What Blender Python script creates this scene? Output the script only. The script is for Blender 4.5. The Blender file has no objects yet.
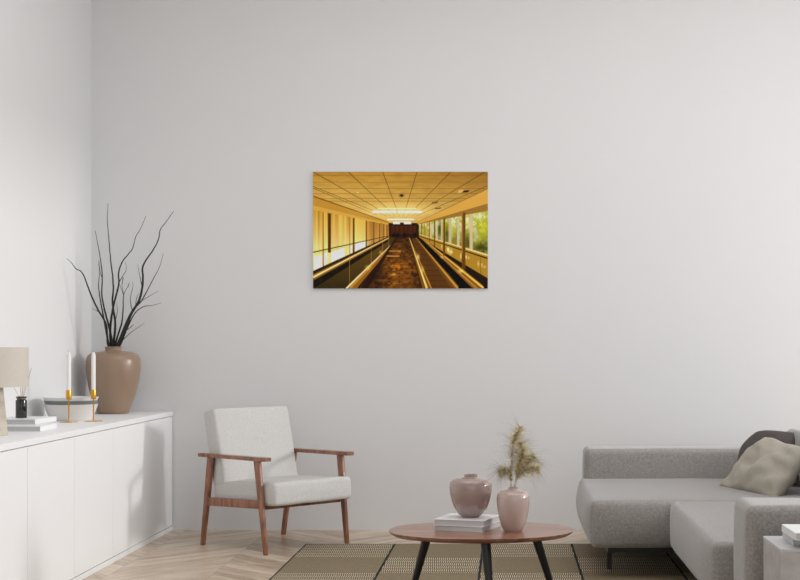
import bpy, bmesh, math, random
import numpy as np
from mathutils import Vector, Matrix, noise

random.seed(7)
C = bpy.context.scene.collection
F, HCAM, D = 1400.0, 1.25, 9.51          # focal length (px of the 800 px frame), eye height, distance to back wall
VX, VY = 508.0, 346.0

def P(px, py, z):                        # point seen at pixel (px,py), at distance z in front of the camera plane
    return Vector(((px - VX) * z / F, z - D, HCAM - (py - VY) * z / F))

# ------------------------------------------------------------------ materials
def lin(c):
    return tuple((v / 255 / 12.92) if v / 255 <= 0.04045 else ((v / 255 + 0.055) / 1.055) ** 2.4 for v in c)

def nodes_of(name):
    m = bpy.data.materials.new(name); m.use_nodes = True
    nt = m.node_tree; b = nt.nodes['Principled BSDF']
    return m, nt, b

def N(nt, kind, **kw):
    n = nt.nodes.new(kind)
    for k, v in kw.items():
        setattr(n, k, v)
    return n

def mat(name, col, rough=0.5, metal=0.0, var=0.0, scale=30.0, bump=0.0, bscale=200.0, stretch=(1, 1, 1), coat=0.0, sheen=0.0, spec=0.5):
    m, nt, b = nodes_of(name)
    c = lin(col) + (1,)
    b.inputs['Base Color'].default_value = c
    b.inputs['Roughness'].default_value = rough
    b.inputs['Metallic'].default_value = metal
    b.inputs['Coat Weight'].default_value = coat
    b.inputs['Coat Roughness'].default_value = 0.08
    b.inputs['Specular IOR Level'].default_value = spec
    b.inputs['Sheen Weight'].default_value = sheen; b.inputs['Sheen Roughness'].default_value = 0.35
    tc = N(nt, 'ShaderNodeTexCoord'); mp = N(nt, 'ShaderNodeMapping')
    mp.inputs['Scale'].default_value = stretch
    nt.links.new(tc.outputs['Object'], mp.inputs['Vector'])
    if var > 0:
        n = N(nt, 'ShaderNodeTexNoise'); n.inputs['Scale'].default_value = scale; n.inputs['Detail'].default_value = 5
        nt.links.new(mp.outputs[0], n.inputs['Vector'])
        r = N(nt, 'ShaderNodeValToRGB')
        r.color_ramp.elements[0].position = 0.3; r.color_ramp.elements[1].position = 0.7
        r.color_ramp.elements[0].color = tuple(v * (1 - var) for v in c[:3]) + (1,)
        r.color_ramp.elements[1].color = tuple(min(1, v * (1 + var)) for v in c[:3]) + (1,)
        nt.links.new(n.outputs['Fac'], r.inputs[0]); nt.links.new(r.outputs[0], b.inputs['Base Color'])
    if bump > 0:
        n = N(nt, 'ShaderNodeTexNoise'); n.inputs['Scale'].default_value = bscale; n.inputs['Detail'].default_value = 3
        nt.links.new(mp.outputs[0], n.inputs['Vector'])
        bp = N(nt, 'ShaderNodeBump'); bp.inputs['Strength'].default_value = bump; bp.inputs['Distance'].default_value = 0.002
        nt.links.new(n.outputs['Fac'], bp.inputs['Height']); nt.links.new(bp.outputs[0], b.inputs['Normal'])
    return m

def wood_mat(name, c1, c2, rough, axis_scale, coat=0.0):
    m, nt, b = nodes_of(name)
    tc = N(nt, 'ShaderNodeTexCoord'); mp = N(nt, 'ShaderNodeMapping'); mp.inputs['Scale'].default_value = axis_scale
    nt.links.new(tc.outputs['Object'], mp.inputs['Vector'])
    n = N(nt, 'ShaderNodeTexNoise'); n.inputs['Scale'].default_value = 4; n.inputs['Detail'].default_value = 8
    n.inputs['Distortion'].default_value = 0.6
    nt.links.new(mp.outputs[0], n.inputs['Vector'])
    r = N(nt, 'ShaderNodeValToRGB')
    r.color_ramp.elements[0].position = 0.32; r.color_ramp.elements[1].position = 0.68
    r.color_ramp.elements[0].color = lin(c1) + (1,); r.color_ramp.elements[1].color = lin(c2) + (1,)
    nt.links.new(n.outputs['Fac'], r.inputs[0]); nt.links.new(r.outputs[0], b.inputs['Base Color'])
    b.inputs['Roughness'].default_value = rough; b.inputs['Coat Weight'].default_value = coat
    return m

def math_n(nt, op, a, b=None, clamp=False):
    n = N(nt, 'ShaderNodeMath', operation=op); n.use_clamp = clamp
    for i, v in enumerate((a, b)):
        if v is None: continue
        if isinstance(v, (int, float)): n.inputs[i].default_value = v
        else: nt.links.new(v, n.inputs[i])
    return n.outputs[0]

def floor_material():
    m, nt, b = nodes_of('chevron_oak')
    L = nt.links.new
    tc = N(nt, 'ShaderNodeTexCoord'); sp = N(nt, 'ShaderNodeSeparateXYZ'); L(tc.outputs['Object'], sp.inputs[0])
    x, y = sp.outputs['X'], sp.outputs['Y']
    CW, PW = 0.56, 0.094
    xc = math_n(nt, 'DIVIDE', math_n(nt, 'ADD', x, 20.1), CW)
    col = math_n(nt, 'FLOOR', xc); fx = math_n(nt, 'SUBTRACT', xc, col)
    par = math_n(nt, 'MODULO', col, 2.0)                       # 0 / 1
    sgn = math_n(nt, 'SUBTRACT', math_n(nt, 'MULTIPLY', par, 2.0), 1.0)
    loc = math_n(nt, 'MULTIPLY', math_n(nt, 'SUBTRACT', fx, 0.5), CW)
    yy = math_n(nt, 'ADD', math_n(nt, 'ADD', y, 40.0), math_n(nt, 'MULTIPLY', loc, sgn))
    yr = math_n(nt, 'DIVIDE', yy, PW)
    row = math_n(nt, 'FLOOR', yr); fy = math_n(nt, 'SUBTRACT', yr, row)
    cb = N(nt, 'ShaderNodeCombineXYZ'); L(col, cb.inputs[0]); L(row, cb.inputs[1])
    wn = N(nt, 'ShaderNodeTexWhiteNoise', noise_dimensions='3D'); L(cb.outputs[0], wn.inputs['Vector'])
    # grain coordinates: along the plank / across it
    along = math_n(nt, 'SUBTRACT', loc, math_n(nt, 'MULTIPLY', y, sgn))
    g = N(nt, 'ShaderNodeCombineXYZ'); L(math_n(nt, 'MULTIPLY', along, 2.2), g.inputs[0]); L(math_n(nt, 'MULTIPLY', yy, 20.0), g.inputs[1])
    L(math_n(nt, 'MULTIPLY', wn.outputs['Value'], 31.0), g.inputs[2])
    gn = N(nt, 'ShaderNodeTexNoise'); gn.inputs['Scale'].default_value = 1.5; gn.inputs['Detail'].default_value = 6; gn.inputs['Distortion'].default_value = 0.8
    L(g.outputs[0], gn.inputs['Vector'])
    mixv = math_n(nt, 'ADD', math_n(nt, 'MULTIPLY', wn.outputs['Value'], 0.28), math_n(nt, 'MULTIPLY', gn.outputs['Fac'], 0.85))
    r = N(nt, 'ShaderNodeValToRGB'); L(mixv, r.inputs[0])
    e = r.color_ramp.elements
    e[0].position = 0.36; e[0].color = lin(FLOOR_D) + (1,)
    e[1].position = 0.76; e[1].color = lin(FLOOR_L) + (1,)
    k = e.new(0.54); k.color = lin(FLOOR_M) + (1,)
    # joints
    j1 = math_n(nt, 'LESS_THAN', fy, 0.03); j2 = math_n(nt, 'LESS_THAN', fx, 0.008)
    j = math_n(nt, 'MAXIMUM', j1, j2)
    mx = N(nt, 'ShaderNodeMixRGB'); L(math_n(nt, 'MULTIPLY', j, 0.5), mx.inputs[0]); L(r.outputs[0], mx.inputs[1])
    mx.inputs[2].default_value = lin((140, 120, 104)) + (1,)
    L(mx.outputs[0], b.inputs['Base Color'])
    b.inputs['Roughness'].default_value = 0.32
    return m

def rug_material(name, coarse):
    """woven tile: coarse = light dashes on a dark ground, fine = small even weave"""
    m, nt, b = nodes_of(name)
    L = nt.links.new
    tc = N(nt, 'ShaderNodeTexCoord'); sp = N(nt, 'ShaderNodeSeparateXYZ'); L(tc.outputs['Object'], sp.inputs[0])
    px, py = (0.0118, 0.105) if coarse else (0.013, 0.026)
    ry = math_n(nt, 'DIVIDE', math_n(nt, 'ADD', sp.outputs['Y'], 50.0), py)
    row = math_n(nt, 'FLOOR', ry); fy = math_n(nt, 'SUBTRACT', ry, row)
    off = math_n(nt, 'MULTIPLY', math_n(nt, 'MODULO', row, 2.0), 0.5)
    rx = math_n(nt, 'ADD', math_n(nt, 'DIVIDE', math_n(nt, 'ADD', sp.outputs['X'], 50.0), px), off)
    fx = math_n(nt, 'FRACT', rx)
    dx = math_n(nt, 'ABSOLUTE', math_n(nt, 'SUBTRACT', fx, 0.5)); dy = math_n(nt, 'ABSOLUTE', math_n(nt, 'SUBTRACT', fy, 0.5))
    if coarse:
        dash = math_n(nt, 'LESS_THAN', math_n(nt, 'ADD', math_n(nt, 'MULTIPLY', dx, 1.5), math_n(nt, 'MULTIPLY', dy, 0.45)), 0.40)
        lo, hi = RUG_D, RUG_L
    else:
        dash = math_n(nt, 'LESS_THAN', math_n(nt, 'ADD', dx, dy), 0.5)
        lo, hi = RUG_F1, RUG_F2
    n = N(nt, 'ShaderNodeTexNoise'); n.inputs['Scale'].default_value = 60; L(tc.outputs['Object'], n.inputs['Vector'])
    mx = N(nt, 'ShaderNodeMixRGB'); L(dash, mx.inputs[0]); mx.inputs[1].default_value = lin(lo) + (1,); mx.inputs[2].default_value = lin(hi) + (1,)
    m2 = N(nt, 'ShaderNodeMixRGB', blend_type='MULTIPLY'); m2.inputs[0].default_value = 0.35
    L(mx.outputs[0], m2.inputs[1]); L(n.outputs['Fac'], m2.inputs[2])
    L(m2.outputs[0], b.inputs['Base Color'])
    b.inputs['Roughness'].default_value = 0.95; b.inputs['Specular IOR Level'].default_value = 0.1
    bp = N(nt, 'ShaderNodeBump'); bp.inputs['Strength'].default_value = 0.3; bp.inputs['Distance'].default_value = 0.003
    L(dash, bp.inputs['Height']); L(bp.outputs[0], b.inputs['Normal'])
    return m

FLOOR_D, FLOOR_M, FLOOR_L = (166, 142, 119), (199, 179, 156), (222, 205, 183)
RUG_D, RUG_L, RUG_F1, RUG_F2 = (118, 102, 80), (222, 208, 182), (138, 123, 99), (162, 147, 120)

M = {
    'wall': mat('wall_paint', (228, 227, 227), 0.9, var=0.006, scale=1.5, bump=0.05, bscale=300, spec=0.2),
    'ceiling': mat('ceiling_paint', (226, 222, 220), 0.9, spec=0.2),
    'floor': floor_material(),
    'white': mat('white_lacquer', (245, 245, 246), 0.42, spec=0.35, bump=0.02, bscale=80),
    'gap': mat('dark_gap', (185, 185, 185), 0.8),
    'chair_fabric': mat('light_grey_weave', (204, 202, 199), 0.95, var=0.10, scale=150, bump=0.6, bscale=300, spec=0.05),
    'chair_wood': wood_mat('walnut_frame', (112, 70, 50), (166, 114, 88), 0.38, (6, 6, 1.6), 0.1),
    'table_wood': wood_mat('walnut_top', (118, 74, 52), (172, 122, 94), 0.3, (1.0, 14, 6), 0.3),
    'black': mat('black_wood', (26, 26, 27), 0.4),
    'sofa': mat('grey_upholstery', (158, 153, 149), 0.95, var=0.20, scale=110, bump=0.6, bscale=260, spec=0.05, sheen=0.55),
    'sofa_metal': mat('dark_metal', (52, 50, 49), 0.45, metal=0.5),
    'dark_cushion': mat('dark_taupe_velvet', (92, 86, 84), 0.85, bump=0.3, bscale=14, sheen=0.15, spec=0.1),
    'beige_cushion': mat('beige_linen', (172, 165, 152), 0.92, var=0.05, scale=120, bump=0.5, bscale=260, spec=0.15, sheen=0.2),
    'brown_vase': mat('brown_ceramic', (150, 126, 105), 0.30, var=0.03, scale=4, spec=0.5),
    'pink_vase': mat('dusty_pink_glaze', (164, 142, 135), 0.12, coat=0.6),
    'pink_vase2': mat('pale_pink_glaze', (192, 170, 162), 0.12, coat=0.6),
    'branch': mat('black_bark', (36, 35, 35), 0.8, var=0.25, scale=60, bump=0.5, bscale=200),
    'brass': mat('brushed_brass', (214, 160, 62), 0.28, metal=1.0),
    'candle': mat('white_wax', (238, 236, 234), 0.45),
    'wick': mat('wick_black', (40, 38, 36), 0.9),
    'bowl': mat('cream_stoneware', (222, 220, 217), 0.4),
    'bowl_grey': mat('grey_green_stoneware', (118, 126, 126), 0.4),
    'paper': mat('book_pages', (206, 205, 204), 0.85, var=0.08, scale=18, stretch=(0.3, 0.3, 40)),  # greyed so the shade on the front page edges is in the colour
    'cover': mat('white_cover', (238, 238, 238), 0.4),
    'cover_grey': mat('pale_grey_cover', (205, 205, 206), 0.4),
    'glass_black': mat('black_glass', (22, 23, 25), 0.08, coat=0.6),
    'collar': mat('grey_pink_collar', (126, 112, 108), 0.4),
    'reed': mat('reed', (190, 160, 128), 0.8),
    'shade': mat('cream_shade', (206, 198, 187), 0.9, var=0.04, scale=40, stretch=(1, 1, 8), bump=0.3, bscale=300),
    'travertine': mat('travertine', (196, 186, 170), 0.75, var=0.12, scale=9, stretch=(1, 1, 5), bump=0.3, bscale=60),
    'marble': mat('grey_marble', (186, 183, 181), 0.42, var=0.16, scale=11, stretch=(1, 1, 1.5)),
    'plume': mat('pampas_beige', (232, 214, 170), 0.9, var=0.3, scale=50),
    'plume_hair': mat('pampas_hair', (150, 138, 118), 0.9),
    'stalk': mat('pampas_stalk', (184, 160, 110), 0.9),
    'rug_coarse': rug_material('rug_coarse_weave', True),
    'rug_fine': rug_material('rug_fine_weave', False),
    'rug_line': mat('rug_dark_line', (48, 49, 51), 0.95, spec=0.1),
    'canvas_edge': mat('canvas_edge', (222, 216, 208), 0.8),
}

# ------------------------------------------------------------------ mesh helpers
WORLD = {}                                # object -> matrix (our own record, no depsgraph needed)

class MB:
    def __init__(s): s.v, s.f = [], []
    def add(s, vs, fs):
        o = len(s.v); s.v += [Vector(p) for p in vs]; s.f += [tuple(i + o for i in f) for f in fs]; return s
    def bm(s, b):
        b.verts.ensure_lookup_table(); b.verts.index_update()
        s.add([v.co.copy() for v in b.verts], [[v.index for v in f.verts] for f in b.faces]); b.free(); return s
    def box(s, lo, hi, bev=0.0, seg=2, mtx=None, fn=None):
        b = bmesh.new(); bmesh.ops.create_cube(b, size=1)
        lo, hi = Vector(lo), Vector(hi); c = (lo + hi) / 2; d = hi - lo
        for v in b.verts: v.co = Vector((v.co.x * d.x, v.co.y * d.y, v.co.z * d.z))
        if bev > 0:
            bmesh.ops.bevel(b, geom=list(b.edges), offset=bev, segments=seg, profile=0.5, affect='EDGES', clamp_overlap=True)
        if fn:
            bmesh.ops.subdivide_edges(b, edges=[e for e in b.edges if e.calc_length() > 0.09], cuts=7, use_grid_fill=True)
            for v in b.verts: v.co = fn(v.co, d)
        for v in b.verts: v.co = v.co + c
        if mtx is not None:
            for v in b.verts: v.co = mtx @ v.co
        bmesh.ops.recalc_face_normals(b, faces=b.faces)
        return s.bm(b)
    def lathe(s, prof, c=(0, 0, 0), n=56, mtx=None):
        vs, fs = [], []; c = Vector(c)
        rings = []
        for r, z in prof:
            if r < 1e-6:
                rings.append([len(vs)]); vs.append(Vector((0, 0, z)))
            else:
                rings.append(list(range(len(vs), len(vs) + n)))
                vs += [Vector((r * math.cos(2 * math.pi * k / n), r * math.sin(2 * math.pi * k / n), z)) for k in range(n)]
        for a, b in zip(rings, rings[1:]):
            for k in range(n):
                k2 = (k + 1) % n
                if len(a) == 1 and len(b) == 1: continue
                if len(a) == 1: fs.append((a[0], b[k2], b[k]))
                elif len(b) == 1: fs.append((a[k], a[k2], b[0]))
                else: fs.append((a[k], a[k2], b[k2], b[k]))
        if mtx is not None: vs = [mtx @ v for v in vs]
        return s.add([v + c for v in vs], fs)
    def tube(s, pts, rad, n=8, cap=True):
        pts = [Vector(p) for p in pts]
        if not hasattr(rad, '__len__'): rad = [rad] * len(pts)
        vs, fs = [], []; up = Vector((0.12, 0.31, 0.94)).normalized()
        ref = None
        for i, p in enumerate(pts):
            t = (pts[min(i + 1, len(pts) - 1)] - pts[max(i - 1, 0)]).normalized()
            if ref is None:
                ref = t.cross(Vector((0, 1, 0)));
                if ref.length < 0.1: ref = t.cross(Vector((1, 0, 0)))
            ref = (ref - t * ref.dot(t)).normalized(); q = t.cross(ref)
            for k in range(n):
                a = 2 * math.pi * k / n
                vs.append(p + (ref * math.cos(a) + q * math.sin(a)) * rad[i])
        for i in range(len(pts) - 1):
            for k in range(n):
                k2 = (k + 1) % n
                fs.append((i * n + k, i * n + k2, (i + 1) * n + k2, (i + 1) * n + k))
        if cap:
            fs.append(tuple(range(n - 1, -1, -1))); fs.append(tuple((len(pts) - 1) * n + k for k in range(n)))
        return s.add(vs, fs)
    def prism(s, quad_a, quad_b, bev=0.0, seg=2):
        """hexahedron between two quads (4 points each, same winding)"""
        b = bmesh.new()
        A = [b.verts.new(p) for p in quad_a]; B = [b.verts.new(p) for p in quad_b]
        b.faces.new(A); b.faces.new(B[::-1])
        for i in range(4):
            j = (i + 1) % 4; b.faces.new((A[j], A[i], B[i], B[j]))
        bmesh.ops.recalc_face_normals(b, faces=b.faces)
        if bev > 0:
            bmesh.ops.bevel(b, geom=list(b.edges), offset=bev, segments=seg, profile=0.5, affect='EDGES', clamp_overlap=True)
        return s.bm(b)

def empty(name, loc, label, cat, group=None, rz=0.0):
    o = bpy.data.objects.new(name, None); C.objects.link(o)
    o.empty_display_size = 0.1
    o.location = loc; o.rotation_euler = (0, 0, rz)
    WORLD[o] = Matrix.Translation(Vector(loc)) @ Matrix.Rotation(rz, 4, 'Z')
    tag(o, label, cat, group); return o

def tag(o, label=None, cat=None, group=None, kind=None):
    for k, v in (('label', label), ('category', cat), ('group', group), ('kind', kind)):
        if v: o[k] = v
    return o

def obj(name, mb, material, parent=None, loc=None, smooth=True, angle=40):
    """verts of mb are in world space; origin goes to loc (world) or to the parent's origin"""
    if loc is not None: W = Matrix.Translation(Vector(loc))
    elif parent is not None: W = WORLD[parent].copy()
    else: W = Matrix.Identity(4)
    inv = W.inverted()
    me = bpy.data.meshes.new(name)
    me.from_pydata([inv @ v for v in mb.v], [], mb.f); me.update()
    b = bmesh.new(); b.from_mesh(me); bmesh.ops.recalc_face_normals(b, faces=b.faces); b.to_mesh(me); b.free()
    if smooth:
        me.polygons.foreach_set('use_smooth', [True] * len(me.polygons))
        try: me.set_sharp_from_angle(angle=math.radians(angle))
        except Exception: pass
    for mm in (material if isinstance(material, (list, tuple)) else [material]): me.materials.append(mm)
    o = bpy.data.objects.new(name, me); C.objects.link(o)
    if parent is not None:
        o.parent = parent
        L = WORLD[parent].inverted() @ W
        o.matrix_local = L
    else:
        o.location = W.translation
    WORLD[o] = W
    return o

def spline(pts, n=6):
    pts = [Vector(p) for p in pts]; out = []
    for i in range(len(pts) - 1):
        p0, p1, p2, p3 = pts[max(i - 1, 0)], pts[i], pts[i + 1], pts[min(i + 2, len(pts) - 1)]
        for k in range(n):
            t = k / n
            out.append(0.5 * ((2 * p1) + (p2 - p0) * t + (2 * p0 - 5 * p1 + 4 * p2 - p3) * t * t + (3 * p1 - p0 - 3 * p2 + p3) * t ** 3))
    out.append(pts[-1]); return out

# ------------------------------------------------------------------ the room
XL, XR, YF, ZC = -2.83, 4.0, -11.5, 4.2
CABX = XL + 0.554
def struct(name, mb, m, smooth=False):
    o = obj(name, mb, m, smooth=smooth); o['kind'] = 'structure'; return o
struct('floor', MB().box((XL - .15, YF, -.1), (XR + .15, .15, 0)), M['floor'])
struct('wall_back', MB().box((XL - .15, 0, 0), (XR + .15, .15, ZC)), M['wall'])
struct('wall_left', MB().box((XL - .15, YF, 0), (XL, 0, ZC)), M['wall'])
struct('ceiling', MB().box((XL - .15, YF, ZC), (XR + .15, .15, ZC + .1)), M['ceiling'])
WIN_Y0, WIN_Y1, WIN_Z0, WIN_Z1 = -5.6, -0.35, 0.25, 3.75
wr = MB()
wr.box((XR, WIN_Y1, 0), (XR + .15, 0, ZC)); wr.box((XR, YF, 0), (XR + .15, WIN_Y0, ZC))
wr.box((XR, WIN_Y0, WIN_Z1), (XR + .15, WIN_Y1, ZC)); wr.box((XR, WIN_Y0, 0), (XR + .15, WIN_Y1, WIN_Z0))
struct('wall_right', wr, M['wall'])

# ------------------------------------------------------------------ canvas print
def raster_print(W, H):
    SS = 3
    w, h = W * SS, H * SS
    X, Y = np.meshgrid(32 + (np.arange(w) + .5) / w * 736, 27 + (np.arange(h) + .5) / h * 490)
    img = np.zeros((h, w, 3)); img[:] = (40, 22, 6)
    rs = np.random.RandomState(3)
    def inside(poly):
        m = np.zeros((h, w), bool); n = len(poly)
        for i in range(n):
            x0, y0 = poly[i]; x1, y1 = poly[(i + 1) % n]
            if y0 == y1: continue
            c = ((y0 > Y) != (y1 > Y)) & (X < (x1 - x0) * (Y - y0) / (y1 - y0) + x0)
            m ^= c
        return m
    def fill(poly, col, a=1.0):
        m = inside(poly); img[m] = img[m] * (1 - a) + np.array(col) * a; return m
    def line(x0, y0, x1, y1, w0, w1, col, a=1.0):
        L = math.hypot(x1 - x0, y1 - y0); nx, ny = -(y1 - y0) / L, (x1 - x0) / L
        fill([(x0 + nx * w0 / 2, y0 + ny * w0 / 2), (x1 + nx * w1 / 2, y1 + ny * w1 / 2), (x1 - nx * w1 / 2, y1 - ny * w1 / 2), (x0 - nx * w0 / 2, y0 - ny * w0 / 2)], col, a)
    def glow(cx, cy, rx, ry, col, a):
        g = np.exp(-(((X - cx) / rx) ** 2 + ((Y - cy) / ry) ** 2))[..., None] * a
        img[:] = img * (1 - g) + np.array(col) * g
    def nz(sx, sy, seed):
        r = np.random.RandomState(seed); gw, gh = int(736 / sx) + 2, int(490 / sy) + 2
        g = r.rand(gh, gw); fx = (X - 32) / sx; fy = (Y - 27) / sy
        i, j = fx.astype(int), fy.astype(int); u, v = fx - i, fy - j
        u = u * u * (3 - 2 * u); v = v * v * (3 - 2 * v)
        return (g[j, i] * (1 - u) + g[j, i + 1] * u) * (1 - v) + (g[j + 1, i] * (1 - u) + g[j + 1, i + 1] * u) * v
    vx, vy = 405, 238
    # ceiling
    cm = inside([(32, 27), (768, 27), (768, 98), (470, 242), (350, 242), (32, 128)])
    t = np.clip((Y - 27) / 190, 0, 1); rt = np.clip((X - 330) / 440, 0, 1) * (1 - .4 * t)
    base = np.stack([196 + 34 * t - 34 * rt, 150 + 44 * t - 32 * rt, 62 + 46 * t - 18 * rt], -1) * (0.95 + .09 * nz(30, 8, 1))[..., None]
    img[cm] = base[cm]
    glow(390, 182, 150, 26, (255, 226, 140), .6); glow(150, 110, 120, 30, (232, 192, 106), .35)
    for x in (-120, 32, 180, 325, 470, 612, 757, 905):
        line(x, 27, vx + (x - vx) * .12, vy - 25, 3.0, 1.0, (92, 60, 16), .8)
    line(32, 95, 300, 208, 2.4, 1.0, (110, 76, 28), .8)
    for y in (42, 71, 97, 118, 139, 150):
        line(32, y, 768, y, 1.8, 1.8, (128, 90, 34), .5)
    # left fascia + wall of blinds
    fill([(32, 128), (350, 238), (350, 250), (32, 186)], (206, 156, 62)); fill([(32, 168), (350, 245), (350, 250), (32, 190)], (232, 186, 92), .7)
    fill([(32, 126), (350, 237), (350, 240), (32, 132)], (130, 88, 26), .8)
    lm = inside([(32, 186), (350, 248), (352, 306), (32, 448)])
    f = .84 + .30 * nz(8, 200, 5)
    br_ = np.clip((Y - 190) / 200, 0, 1)
    img[lm] = (np.stack([214 + 60 * br_, 168 + 66 * br_, 66 + 96 * br_], -1) * f[..., None])[lm]
    glow(60, 400, 46, 60, (255, 236, 150), .6); glow(140, 370, 56, 50, (255, 236, 150), .6); glow(235, 335, 50, 34, (255, 230, 140), .6)
    for poly in ([(36, 386), (71, 376), (71, 427), (36, 441)], [(79, 370), (92, 366), (92, 413), (79, 420)], [(108, 366), (165, 345), (165, 387), (108, 409)],
                 [(188, 339), (197, 336), (197, 367), (188, 372)], [(208, 331), (252, 317), (252, 344), (208, 361)], [(258, 313), (265, 312), (265, 335), (258, 339)]):
        fill(poly, (255, 255, 240), .97)
    for x, wd, c_ in ((101, 12, (92, 50, 6)), (75, 5, (176, 116, 30)), (203, 8, (110, 62, 8)), (187, 4, (190, 134, 44)), (256, 5, (110, 64, 10)), (288, 4, (120, 72, 14)), (312, 4, (120, 72, 14)), (330, 3, (110, 64, 10)), (343, 3, (90, 50, 8))):
        ytop = 188 + (x - 32) * .195; ybot = 446 - (x - 32) * .44
        if x == 101: ybot = 366
        fill([(x - wd / 2, ytop), (x + wd / 2, ytop), (x + wd / 2, ybot), (x - wd / 2, ybot)], c_, .92)
    fill([(255, 232), (356, 250), (356, 306), (255, 340)], (150, 92, 22), .42)
    # far end
    fill([(352, 244), (476, 244), (476, 302), (352, 302)], (58, 26, 6))
    fill([(362, 254), (466, 254), (466, 288), (362, 288)], (84, 42, 10))
    for x in (378, 396, 414, 432, 452): line(x, 252, x, 300, 2, 2, (36, 16, 4), .8)
    for x in (372, 388, 418, 462): glow(x, 292, 6, 9, (8, 4, 0), .9)
    # left belt and rails
    fill([(32, 446), (352, 300), (385, 304), (240, 517), (32, 517)], (84, 62, 18))
    g = np.clip((Y - 380) / 130, 0, 1)[..., None]
    m = inside([(32, 490), (345, 312), (350, 332), (169, 517), (32, 517)]); ol = np.array((104, 78, 26)) * (1 - g) + np.array((66, 52, 16)) * g; img[m] = ol[m]
    line(32, 450, 350, 300, 12, 3, (60, 36, 8)); line(32, 472, 350, 306, 22, 5, (186, 132, 44)); line(32, 470, 350, 304, 7, 2, (255, 238, 176)); line(32, 482, 350, 310, 4, 1.5, (110, 70, 16), .8)
    line(32, 502, 350, 314, 28, 6, (22, 16, 5), .95)
    for k in range(40):
        x = 34 + k * 7; y = 500 - (x - 32) * .59
        line(x, y - 7 * (1 - k / 50), x + 2, y + 8 * (1 - k / 50), 3, 3, (70, 58, 26), .75 * rs.rand())
    line(32, 365, 350, 296, 4.5, 2.5, (66, 54, 30), .9)
    line(196, 517, 372, 326, 46, 6, (164, 108, 32)); line(172, 517, 368, 326, 7, 2, (255, 240, 190)); line(186, 517, 369, 327, 10, 3, (214, 160, 64), .8); line(222, 517, 374, 330, 10, 2, (60, 30, 6))
    glow(262, 430, 10, 10, (255, 214, 110), .8); glow(318, 366, 8, 8, (255, 214, 110), .6)
    for x, y0, y1 in ((186, 380, 506), (277, 335, 428), (326, 318, 372), (350, 298, 345)): line(x, y0, x, y1, 2.2, 2, (200, 166, 90), .65)
    # middle floor
    fm = inside([(384, 303), (438, 303), (496, 517), (232, 517)])
    n1, n2 = nz(11, 7, 11), nz(30, 12, 12)
    f = .50 + .75 * n1 * (.5 + .7 * n2)
    g = np.clip(1.12 - abs(X - 395) / 150, .5, 1.1) * (.62 + .45 * np.clip((Y - 303) / 100, 0, 1))
    img[fm] = (np.array((158, 98, 26)) * (f * g)[..., None])[fm]
    for k in range(16):
        y = 316 + k * k * .82; line(384 - (y - 303) * .7, y, 438 + (y - 303) * .26, y, 1.6, 1.6, (50, 26, 5), .45)
    for q in (-.45, -.2, .05): line(405 + q * 40, 303, 380 + q * 260, 517, 1, 3, (54, 28, 5), .35)
    line(345, 359, 402, 359, 4, 4, (222, 168, 84), .85); line(332, 381, 396, 381, 4, 4, (226, 176, 92), .85); glow(372, 458, 11, 5, (236, 176, 66), .9)
    fill([(232, 517), (380, 303), (386, 303), (262, 517)], (44, 20, 4), .85)
    # right belts
    fill([(438, 303), (768, 470), (768, 517), (494, 517)], (20, 12, 3))
    fill([(446, 306), (470, 306), (640, 517), (520, 517)], (104, 66, 20))
    for k in range(9):
        y = 330 + k * 22; line(452 + (y - 306) * .36, y, 480 + (y - 306) * .72, y + 2, 2, 2, (50, 30, 8), .6)
    line(436, 303, 510, 517, 4, 40, (140, 88, 24)); line(437, 303, 512, 517, 1.5, 9, (255, 222, 130)); line(438, 303, 530, 517, 1, 6, (206, 150, 58)); line(436, 303, 490, 517, 1, 6, (70, 36, 8))
    glow(474, 385, 7, 12, (255, 236, 160), .8); glow(492, 440, 8, 16, (255, 226, 140), .6)
    line(464, 304, 636, 517, 3, 32, (140, 94, 28)); line(465, 303, 642, 517, 1, 8, (214, 166, 72)); line(463, 304, 622, 517, 1, 4, (96, 58, 14))
    fill([(478, 306), (500, 306), (768, 500), (768, 517), (654, 517)], (6, 4, 1))
    line(486, 304, 738, 517, 3, 46, (150, 102, 32)); line(488, 303, 750, 515, 1, 9, (244, 200, 96)); line(486, 303, 722, 517, 1, 6, (214, 160, 70), .8)
    fill([(500, 303), (768, 440), (768, 517), (758, 512)], (40, 24, 8))
    glow(655, 443, 12, 8, (255, 226, 120), .8); glow(575, 385, 8, 6, (255, 226, 130), .6)
    # right wall: fascia, windows, sill panel
    fill([(768, 97), (470, 238), (474, 250), (768, 192)], (166, 124, 56))
    fill([(768, 97), (470, 238), (472, 246), (768, 160)], (222, 174, 80))
    fill([(768, 96), (470, 238), (470, 240), (768, 100)], (150, 104, 38), .7)
    fill([(768, 378), (478, 290), (478, 302), (768, 474)], (186, 144, 48))
    wm = inside([(768, 190), (478, 246), (478, 290), (768, 380)])
    a = nz(11, 13, 21); b2 = nz(5, 6, 22); q = np.clip((a * .6 + b2 * .6 - .38) * 2.6, 0, 1)[..., None]
    dk = np.clip((Y - 255) / 110, 0, 1)[..., None] * np.clip(1.3 - b2 * 1.4, 0, 1)[..., None]
    gcol = np.array((222, 218, 178)) * (1 - q) + np.array((176, 178, 30)) * q
    gcol = gcol * (1 - .75 * dk) + np.array((52, 52, 12)) * .75 * dk
    img[wm] = gcol[wm]
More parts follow.
